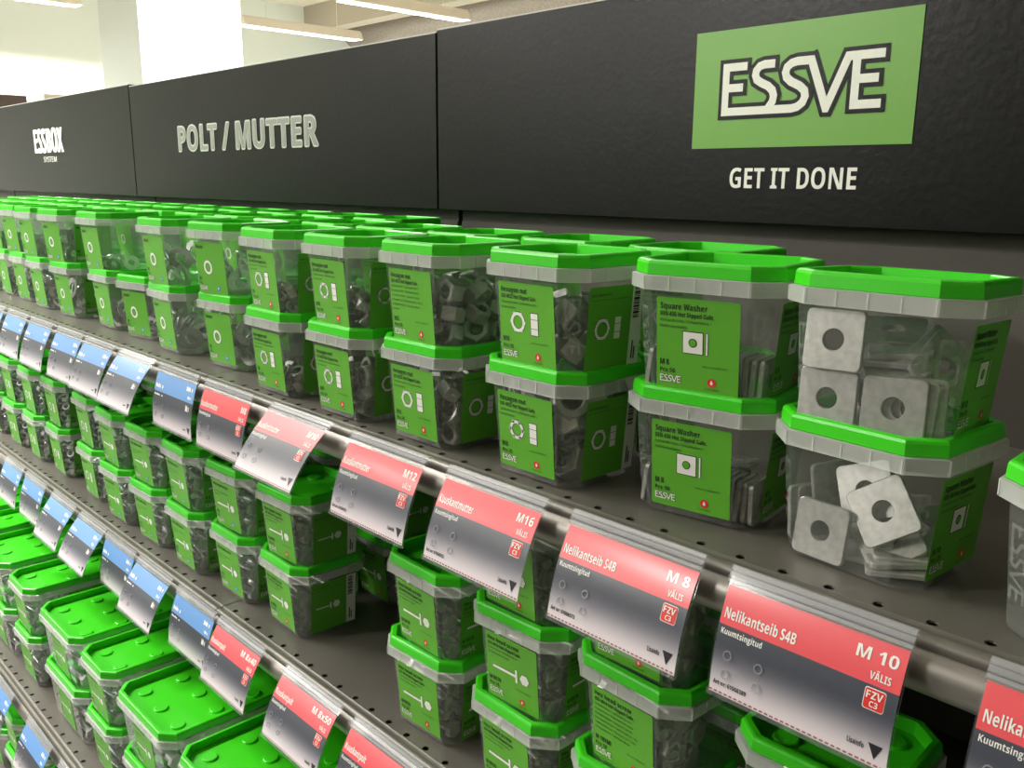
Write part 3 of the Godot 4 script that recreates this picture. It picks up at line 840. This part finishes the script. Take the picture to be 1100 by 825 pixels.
func shelving() -> void:
	for b in 5:
		var x0 := JOINT + (b - 3) * BAY + 0.0008
		for d in 4: shelf_bay(d, x0, b)
	# back panels with open slots between the bays, uprights behind
	for b in 5:
		var x0 := JOINT + (b - 3) * BAY
		var t := thing("back_panel", "grey steel back panel behind the boxes, %s" % ["farthest bay", "bay under the box lettering", "bay under the POLT lettering", "bay under the green sign", "bay right of the green sign"][b], "panel", Vector3(x0, -1.40, BACK_Z), "back panels of the shelf")
		for k in 5:
			var s := Shape.new()
			var y0: float = [0.01, 0.42, 0.84, 1.26, 1.545][k]; var y1: float = [0.42, 0.84, 1.26, 1.545, 1.74][k]
			s.box(Vector3(0.004, y0, -0.012), Vector3(BAY - 0.004, y1, 0.0 if k < 4 else -0.0015))
			part("panel_sheet", s.mesh(M.back), t)
	for b in 6:
		var t := thing("upright", "dark steel upright with a floor foot behind the joint of two back panels", "upright", Vector3(JOINT + (b - 3) * BAY, -1.42, BACK_Z), "uprights of the shelf")
		var s := Shape.new(); s.box(Vector3(-0.02, 0, -0.06), Vector3(0.02, 1.72, -0.014)); part("post", s.mesh(M.slot), t)
		s = Shape.new(); s.box(Vector3(-0.015, 0, -0.05), Vector3(0.015, 0.012, 0.40)); part("foot", s.mesh(M.deck), t)
	# the shelving across the aisle, which the boards mirror
	for b in 7:
		var t := thing("aisle_shelving", "dark shelving bay on the other side of the aisle", "shelving", Vector3(JOINT + (b - 5) * 1.25, -1.42, 2.05), "shelving bays across the aisle")
		var s := Shape.new(); s.box(Vector3(0.003, 0, 0.34), Vector3(1.247, 1.58, 0.37)); part("back_panel", s.mesh(M.back), t)
		s = Shape.new(); s.box(Vector3(0.003, 1.58, 0.28), Vector3(1.247, 1.80, 0.30)); part("header_board", s.mesh(M.head), t)
		for y in [0.12, 0.50, 0.90, 1.25]:
			s = Shape.new(); s.box(Vector3(0.003, y, 0.0), Vector3(1.247, y + 0.03, 0.34)); part("shelf_deck", s.mesh(M.deck), t)
	# header boards
	var g := 0.0012
	header_panel(JOINT - 3 * BAY + g, JOINT - 2 * BAY - g, 0.1605, 0.3640, "black header board without lettering at the far end")
	var p1 := header_panel(JOINT - 2 * BAY + g, JOINT - BAY - g, 0.1605, 0.3640, "black header board lettered ESSBOX SYSTEM")
	var p2 := header_panel(JOINT - BAY + g, JOINT - g, 0.1600, 0.3600, "black header board lettered POLT / MUTTER")
	var p3 := header_panel(JOINT + g, JOINT + BAY - g, 0.1600, 0.3625, "black header board with a green sign and white lettering")
	header_panel(JOINT + BAY + g, JOINT + 2 * BAY - g, 0.1600, 0.3620, "plain black header board beside the green sign's board")
	# ESSBOX SYSTEM
	var a := Shape.new(); var o1 := p1.position
	text(a, "ESSBOX", -1.5385 - o1.x, 0.2490 - o1.y, 0.0525, 0.195, bold, 0.0010)
	for dx in [-0.0028, 0.0028]: text(a, "ESSBOX", -1.5385 - o1.x + dx, 0.2490 - o1.y, 0.0525, 0.195, bold, 0.0008 + dx * 0.03)
	text(a, "SYSTEM", -1.484 - o1.x, 0.2285 - o1.y, 0.0115, 0.089, regular, 0.0006)
	part("lettering", a.mesh(M.letter), p1)
	# POLT / MUTTER: grey letters with a paler rim
	var o2 := p2.position
	a = Shape.new(); text(a, "POLT / MUTTER", -0.7530 - o2.x, 0.2405 - o2.y, 0.0395, 0.448, bold, 0.0012)
	for w in [[0.0, 0.32], [0.32, 0.425], [0.425, 1.1]]: part("lettering", between(a, -0.7530 - o2.x + w[0] * 0.448 - 0.01 * float(w[0] == 0.0), -0.7530 - o2.x + w[1] * 0.448).mesh(M.letter_grey), p2)
	a = Shape.new()
	for k in 8:
		var d := Vector2.from_angle(k * TAU / 8) * 0.0022
		text(a, "POLT / MUTTER", -0.7530 - o2.x + d.x, 0.2405 - o2.y + d.y, 0.0395, 0.448, bold, 0.0006 + k * 0.00003)
	for w in [[0.0, 0.32], [0.32, 0.425], [0.425, 1.1]]: part("letter_rim", between(a, -0.7530 - o2.x + w[0] * 0.448 - 0.01 * float(w[0] == 0.0), -0.7530 - o2.x + w[1] * 0.448).mesh(M.letter_rim), p2)
	# green sign
	var o3 := p3.position
	var sx := 0.3190 - o3.x; var sy := 0.2234 - o3.y
	a = Shape.new(); a.box(Vector3(sx, sy, 0), Vector3(sx + 0.1973, sy + 0.0974, 0.0008))
	var sign_plate := part("green_sign", a.mesh(M.sign), p3)
	sign_plate.set_meta("label", "green sign with outlined white lettering")
	var w := Shape.new(); var k2 := Shape.new()
	logo(w, k2, Vector2(sx + 0.0283, sy + 0.0270), 0.1460, 3.3, 0.0012)
	part("sign_lettering", w.mesh(M.letter), sign_plate); part("lettering_outline", k2.mesh(M.head), sign_plate)
	a = Shape.new(); text(a, "GET IT DONE", 0.3603 - o3.x, 0.1896 - o3.y, 0.0168, 0.1155, bold, 0.0006)
	part("lettering", a.mesh(M.letter), p3)

func stock() -> void:
	var E := 0.0002   # boxes stand this far above their deck
	# ---- upper shelf, front row.  [x, z of centre, turn, front, side, kind of content]
	var nm := {"nut_m16": "M16 hexagon nuts", "nut_m12": "M12 hexagon nuts", "nut_m10": "M10 hexagon nuts", "nut_m8": "M8 hexagon nuts"}
	# square washers, unlabelled side to the front
	var c1 := Vector3(0.6230, E, -0.0550)
	var b0 := fastener_box("small", c1, deg_to_rad(-5), "clear box with loose square washers behind its bare front, lower of its pair", "", "", "plain:washer_m10")
	var b1 := fastener_box("small", c1 + Vector3(0.0010, STACK - 0.0004, 0.002), deg_to_rad(2), "clear box with square washers flat against its bare front, upper of its pair", "", "", "plain:washer_m10")
	b1.rotation.x = deg_to_rad(-2.2)      # not quite seated in the lid below
	loose_washers(b0, b1)
	# M8 square washers
	var c2 := Vector3(0.5195, E, -0.0590)
	var b2 := fastener_box("small", c2, deg_to_rad(8), "clear box labelled Square Washer M 8, lower of its pair", "", "washer_m8", "plain:washer_m8")
	var b3 := fastener_box("small", c2 + Vector3(0.0025, STACK, 0.004), deg_to_rad(8.5), "clear box labelled Square Washer M 8, upper of its pair", "", "washer_m8", "plain:washer_m8")
	for b in [b2, b3]:
		var where := "lower" if b == b2 else "upper"
		for i in 9:
			var t := Transform3D(Basis(Vector3.BACK, PI / 2 + rng.randf_range(-0.10, 0.04)), Vector3(0.034 - 0.0042 * i, 0.0142, 0.0165 + rng.randf_range(-0.002, 0.001)))
			single("square_washer", piece("washer_square_small"), "square washer standing on edge in the %s box labelled Square Washer M 8" % where, "washer", b.transform * t, "edgewise washers in the %s Square Washer M 8 box" % where)
		for i in 5:
			var t := Transform3D(Basis.from_euler(Vector3(rng.randf_range(-0.3, 0.3), rng.randf() * TAU, rng.randf_range(-0.3, 0.3))), Vector3(rng.randf_range(-0.012, 0.012), 0.006 + 0.0045 * i, -0.015))
			single("square_washer", piece("washer_square_small"), "square washer lying at the back of the %s box labelled Square Washer M 8" % where, "washer", b.transform * t, "lying washers in the %s Square Washer M 8 box" % where)
		var l := Transform3D(Basis(Vector3.BACK, PI / 2 - 0.12), Vector3(-0.0335, 0.0145, 0.018))
		single("square_washer", piece("washer_square_small"), "square washer on edge at the left side of the %s Square Washer M 8 box" % where, "washer", b.transform * l)
	# hexagon nut columns
	for d in [[0.4075, -0.0405, "nut_m16", 0.054, 0.050], [0.2904, -0.0385, "nut_m12", 0.050, 0.046], [0.1832, -0.0375, "nut_m10", 0.044, 0.034], [0.0718, -0.0390, "nut_m8", 0.030, 0.022]]:
		for k in 2:
			var up := k == 1
			var text_only: bool = up and d[2] == "nut_m12"
			var b := fastener_box("small", Vector3(d[0] + (0.004 if up else 0.0), E + k * STACK, d[1] + (0.003 if up else 0.0)), deg_to_rad([0.0, -1.5][k]), "clear box labelled Hexagon nut %s%s, %s of its pair" % [d[2].trim_prefix("nut_").to_upper(), " with rows of text" if text_only else "", ["lower", "upper"][k]], "", "nut_m12_text" if text_only else d[2], "" if text_only else "nut")
			spill(d[2], "hexagon_nut", b, d[3 + k], "galvanised hexagon nut in the %s box labelled Hexagon nut %s" % [["lower", "upper"][k], d[2].trim_prefix("nut_").to_upper()], "nut", "nuts in the %s %s box" % [["lower", "upper"][k], d[2].trim_prefix("nut_").to_upper()], 3 if d[2] in ["nut_m16", "nut_m12"] else 2)
	# washers to the left, above the blue price labels
	var col := [[-0.0671, -0.058, "washer_big", 0.045], [-0.191, -0.054, "washer_big", 0.052], [-0.3036, -0.063, "washer_mid", 0.022], [-0.4088, -0.064, "washer_mid", 0.026], [-0.551, -0.060, "washer_big", 0.05], [-0.667, -0.061, "washer_mid", 0.04], [-0.775, -0.067, "washer_mid", 0.045], [-0.873, -0.069, "washer_small", 0.04], [-0.985, -0.066, "washer_small", 0.04], [-1.10, -0.066, "washer_small", 0.04]]
	for i in col.size():
		var d: Array = col[i]
		for k in 2:
			if i == 2 and k == 1: continue
			var z_up := 0.006 if k else 0.0
			var turn := deg_to_rad([4.0, -2.0, 9.0, 0.0, 3.0, 1.0, 2.0, 0.0, 0.0, 0.0][i] + (3.0 if k else 0.0))
			var label := "%s clear box of the %s washer pair from the hexagon nut boxes" % [["lower", "upper"][k], NTH[i - (1 if i > 2 else 0)]]
			if i == 2: label = "single clear washer box without a second box on its lid"
			var b := fastener_box("small", Vector3(d[0] + (-0.008 if k and i > 1 else 0.0), E + k * STACK, d[1] + z_up), turn, label, "" if i == 2 else "%s washer boxes" % ["lower", "upper"][k], "ring_blue", "plain:ring_blue" if i == 4 else "", true, i < 5)
			if i < 2:
				spill(d[2], "round_washer", b, d[3] - (0.006 if k else 0.0), "round zinc washer in the %s box of the %s washer pair from the nuts" % [["lower", "upper"][k], ["first", "second"][i]], "washer", "washers in the %s box of the %s blue marked pair" % [["lower", "upper"][k], ["first", "second"][i]], 2)
			else:
				pile(d[2], b, d[3] if k == 0 else d[3] * 0.7, "heap of round zinc washers in the %s box, %s washer column from the nut boxes" % [["lower", "upper"][k], NTH[i]], i % 2)
	# ---- upper shelf, rows behind
	var second := [[0.4535, -0.1300], [0.3370, -0.1390], [0.2250, -0.1320], [0.1130, -0.1350], [0.0060, -0.1400], [-0.1050, -0.1450], [-0.215, -0.150], [-0.330, -0.152], [-0.445, -0.155], [-0.56, -0.155], [-0.675, -0.158], [-0.79, -0.156], [-0.905, -0.160], [-1.02, -0.158], [-1.135, -0.158], [-1.25, -0.158]]
	for i in second.size():
		var d: Array = second[i]
		for k in 2:
			fastener_box("small", Vector3(d[0], E + k * STACK, d[1]), deg_to_rad(rng.randf_range(-3, 3)), "%s box of the second row's %s pair from the square washers" % [["lower", "upper"][k], NTH[i]], "%s boxes of the second row" % ["lower", "upper"][k], "nut_m10" if d[0] > 0 else "ring_blue", "", true, false)
	for i in 13:
		var x := -0.06 - i * 0.115
		for k in 2:
			fastener_box("small", Vector3(x, E + k * STACK, -0.248), deg_to_rad(rng.randf_range(-3, 3)), "%s box of the %s pair against the upper shelf's back panel" % [["lower", "upper"][k], NTH[i]], "%s boxes of the third row" % ["lower", "upper"][k], "", "", true, false)
	# the box at the right edge
	fastener_box("small", Vector3(0.7370, E, -0.0440), deg_to_rad(2), "single clear box beside the pair with bare fronts", "", "washer_m10", "", true, true)
	# ---- middle shelf
	var Y: float = DECK[1] + E
	var mid := [
		[0.6150, -0.044, 2, "screw_m10x60", "bolt_thick", "green lidded box of large hex head screws under the M 10 price label"],
		[0.4945, -0.042, 3, "screw_m10x60", "bolt_thick", "box labelled Hex head screw M 10X60 with rows of text"],
		[0.3905, -0.042, 3, "screw_m8x70", "bolt", "box labelled Hex head screw under the M16 price label"],
		[0.2790, -0.0455, 2, "screw_m8x70", "bolt", "box labelled Hex head screw beside the empty place"],
		[0.0450, -0.0530, 2, "screw_m8x50", "bolt", "box labelled Hex head screw at the joint of the shelves"]]
	for i in mid.size():
		var d: Array = mid[i]
		for k in int(d[2]):
			var where: String = ["lowest", "second", "third"][k]
			var b := fastener_box("small", Vector3(d[0] + [0.0, 0.003, 0.001][k], Y + k * 0.0740, d[1]), deg_to_rad([2.0, -2.0, 1.0][k] * (1 if i % 2 else -1)), "%s, %s up" % [d[5], where], "", d[3], "bolt" if i == 4 else ("" if i == 1 else "plain:" + d[3]))
			spill(d[4], "hex_head_screw", b, 0.056 if k == 0 else 0.050, "galvanised hex head screw in the %s %s" % [where, ["box under the M 10 price label", "M 10X60 box", "screw box under the M16 price label", "screw box beside the empty place", "screw box at the shelf joint"][i]], "screw", "screws in the %s box of stack %s" % [where, ["under M 10", "under M 8", "under M16", "beside the empty place", "at the joint"][i]], 2)
	var left := [[-0.0590, -0.050, "screw_blue", "bolt_bright"], [-0.1640, -0.044, "screw_blue", "bolt_bright"], [-0.2720, -0.044, "screw_blue", "bolt_bright"], [-0.3750, -0.043, "screw_blue", "bolt_bright"], [-0.4850, -0.050, "nut_blue", "nut_small"], [-0.6300, -0.052, "nut_blue", "nut_small"], [-0.7400, -0.050, "nut_blue", "nut_small"], [-0.8500, -0.050, "nut_blue", "nut_small"], [-0.965, -0.05, "nut_blue", "nut_small"]]
	for i in left.size():
		var d: Array = left[i]
		for k in 2:
			var b := fastener_box("small", Vector3(d[0], Y + k * 0.0740, d[1]), deg_to_rad(rng.randf_range(-2, 2)), "%s box of the %s blue marked %s pair from the shelf joint" % [["lower", "upper"][k], NTH[i if i < 4 else i - 4], "screw" if i < 4 else "nut"], "%s boxes of %s on the middle shelf" % [["lower", "upper"][k], "hex head screws" if i < 4 else "small nuts"], d[2], "plain:" + d[2], true, i < 4)
			pile(d[3], b, 0.05, "heap of zinc %s in the %s box of the %s blue marked pair" % ["hex head screws" if i < 4 else "nuts", ["lower", "upper"][k], NTH[i]], i % 2)
	for i in 13:
		var x := 0.50 - i * 0.112
		if absf(x - 0.16) < 0.02: continue
		for k in 2:
			var b := fastener_box("small", Vector3(x, Y + k * 0.0740, -0.160), deg_to_rad(rng.randf_range(-3, 3)), "%s box of the middle shelf's second row, %s pair" % [["lower", "upper"][k], NTH[i]], "%s boxes in the second row of the middle shelf" % ["lower", "upper"][k], "screw_m8x50", "bolt", true, false)
			if x > 0.0: pile("bolt", b, 0.05, "heap of hex head screws inside a box in the second row of the middle shelf", k)
	# ---- lower shelf: longer boxes
	var Y3: float = DECK[2] + E; var F := 0.096
	var low := [["wide", 0.0900], ["wide", -0.0670], ["long", -0.2035], ["wide", -0.3330], ["long", -0.4930], ["wide", -0.6300], ["long", -0.7650], ["wide", -0.9000]]
	for i in low.size():
		var sz: String = low[i][0]
		for k in 2:
			var zc: float = F - float(SIZES[sz][1]) / 2
			var b := fastener_box(sz, Vector3(low[i][1], Y3 + k * STACK, zc), 0.0, "%s %s box of the lower shelf's %s pair, green lid" % [["lower", "upper"][k], {"wide": "wide", "long": "narrow long"}[sz], NTH[i]], "%s %s boxes of the lower shelf" % [["lower", "upper"][k], sz], "screw_blue", "plain:screw_blue", k == 1, false)
			pile("bolt_bright", b, 0.05, "heap of zinc screws in the %s box of the lower shelf's %s pair" % [["lower", "upper"][k], NTH[i]], k, sz)
	# ---- bottom shelf: lids just seen under the lower shelf
	for i in 6:
		for k in 2:
			fastener_box("long", Vector3(-0.16 - i * 0.115, DECK[3] + E + k * STACK, 0.012), 0.0, "%s box of the bottom shelf's %s pair, green lid" % [["lower", "upper"][k], NTH[i]], "%s boxes of the bottom shelf" % ["lower", "upper"][k], "screw_blue", "", k == 1, false)

func loose_washers(b0: Node3D, b1: Node3D) -> void:
	# [x, y, z, tilt about x (PI/2 = face to the front), roll, yaw] in box axes
	var flat := PI / 2
	var upper := [[-0.0190, 0.0450, 0.0330, flat - 0.10, 0.03, 0.0], [-0.0205, 0.0150, 0.0305, flat - 0.06, 0.02, 0.0], [0.0120, 0.0152, 0.0290, flat - 0.10, 0.03, 0.10], [0.0150, 0.0152, 0.0250, flat - 0.10, -0.02, 0.14], [0.0180, 0.0152, 0.0205, flat - 0.12, 0.03, 0.20], [0.004, 0.0330, 0.0120, 0.30, 0.5, 0.0], [0.001, 0.0380, 0.0090, 0.25, 0.2, 0.0], [0.003, 0.0430, 0.0060, 0.30, 0.3, 0.1], [0.022, 0.0360, 0.0030, flat - 0.5, 0.7, 0.9], [0.026, 0.0340, 0.0060, flat - 0.5, 0.75, 0.95], [-0.005, 0.0480, -0.004, 0.35, 0.1, 0.2], [-0.004, 0.0150, 0.0180, flat - 0.1, 0.0, 0.0], [-0.012, 0.030, 0.010, 0.5, 0.2, 0.0], [0.010, 0.010, -0.010, 0.2, 0.4, 0.0], [-0.010, 0.010, -0.012, 0.15, 0.1, 0.0], [0.0, 0.022, -0.012, 0.2, 0.8, 0.0], [0.0, 0.030, -0.014, 0.1, 0.3, 0.0]]
	var lower := [[-0.0150, 0.0165, 0.0300, flat - 0.12, -0.02, 0.0], [0.0130, 0.0335, 0.0210, flat - 0.30, 0.62, 0.10], [-0.002, 0.0380, 0.0120, flat - 0.25, 0.40, 0.0], [-0.0330, 0.0190, 0.0110, flat - 0.05, 0.03, 1.20], [-0.0300, 0.0190, 0.0080, flat - 0.05, 0.03, 1.20], [-0.0230, 0.0330, 0.0050, flat - 0.1, 0.1, 1.15], [0.0140, 0.0180, 0.0160, flat - 0.6, 0.75, 0.1], [0.0180, 0.0060, 0.0130, 0.12, 0.5, 0.05], [0.0170, 0.0100, 0.0120, 0.10, 0.8, -0.08], [0.0200, 0.0140, 0.0090, 0.20, 0.4, 0.10], [0.004, 0.0050, 0.0080, 0.05, 0.2, 0.0], [-0.010, 0.0045, -0.012, 0.03, 0.1, 0.0], [0.016, 0.0045, -0.018, 0.03, 0.3, 0.0], [0.010, 0.012, -0.010, 0.25, 0.6, 0.1], [0.020, 0.020, -0.004, 0.6, 0.2, 0.3]]
	for pair in [[b1, upper, "upper", "flat against"], [b0, lower, "lower", "behind"]]:
		for i in pair[1].size():
			var w: Array = pair[1][i]
			var b := Basis(Vector3.UP, w[5]) * Basis(Vector3.RIGHT, w[3]) * Basis(Vector3.UP, w[4])
			var label: String
			var group := ""
			if pair[2] == "upper" and i < 3: label = ["square washer flat against the bare front, top left of three", "square washer flat against the bare front, directly under another", "square washer flat against the bare front, beside the lower one"][i]
			elif pair[2] == "lower" and i < 3: label = ["upright square washer at the lower left of the bare front", "tilted square washer lying across another in the lower bare box", "square washer half hidden behind the tilted one"][i]
			else:
				label = "square washer deeper in the %s box with a bare front" % pair[2]; group = "square washers deeper in the %s bare box" % pair[2]
			single("square_washer", piece("washer_square"), label, "washer", pair[0].transform * Transform3D(b, Vector3(w[0], w[1], w[2])), group)

func price_labels() -> void:
	for d in [[0, 0.7075, 17.0, "red", "Nelikantseib S4B", "", "", "red banded Nelikantseib price label under the single box"],
			[0, 0.5840, 15.0, "red", "Nelikantseib S4B", "M 10", "61068389", "red banded Nelikantseib M 10 price label under the boxes with bare fronts"],
			[0, 0.4743, 20.8, "red", "Nelikantseib S4B", "M 8", "61068373", "red banded Nelikantseib M 8 price label under the labelled Square Washer boxes"],
			[0, 0.3590, 23.3, "red", "Kuuskantmutter", "M16", "61068352", "red banded price label reading Kuuskantmutter M16"],
			[0, 0.2418, 22.5, "red", "Kuuskantmutter", "M12", "61068351", "red banded price label reading Kuuskantmutter M12"],
			[0, 0.1169, 40.0, "red", "Kuuskantmutter", "M10", "", "red banded Kuuskantmutter price label swung far outward"],
			[0, -0.0104, 14.0, "red", "Kuuskantmutter", "M8", "", "red banded Kuuskantmutter price label next to the blue ones"],
			[1, 0.2299, 24.0, "red", "Kuuskantpolt", "", "", "red banded Kuuskantpolt price label right of the M 8x50 one"],
			[1, 0.1159, 27.3, "red", "Kuuskantpolt", "M 8x50", "", "red banded price label reading Kuuskantpolt M 8x50"],
			[1, -0.0175, 24.9, "red", "Kuuskantpolt", "M 8x40", "", "red banded price label reading Kuuskantpolt M 8x40"]]:
		price_label(d[0], d[1], d[2], d[3], d[4], d[5], d[6], d[7])
	var blue := [[0, -0.1199, 11.7], [0, -0.2301, 31.5], [0, -0.3400, 25.0], [0, -0.4437, 19.0], [0, -0.5551, 20.8], [0, -0.6635, 19.4], [0, -0.7740, 18.0],
			[1, -0.1182, 15.2], [1, -0.2294, 30.4], [1, -0.3322, 13.2], [1, -0.4313, 34.0], [1, -0.5440, 31.6], [1, -0.6680, 15.8], [1, -0.7745, 18.5],
			[2, -0.265, 22.0], [2, -0.3899, 24.0], [2, -0.5480, 24.0], [2, -0.66, 20.0]]
	for i in blue.size():
		var d: Array = blue[i]
		var shelf: String = ["upper", "middle", "lower"][d[0]]
		var nth: String = NTH[i - [0, 7, 14][d[0]]]
		price_label(d[0], d[1], d[2], "blue", "", "", "", ("%s blue banded price label of the %s shelf, counted from the red ones" % [nth, shelf]) if d[0] < 2 else ("%s blue banded price label on the lower shelf's rail" % nth), "blue price labels of the %s shelf" % shelf)
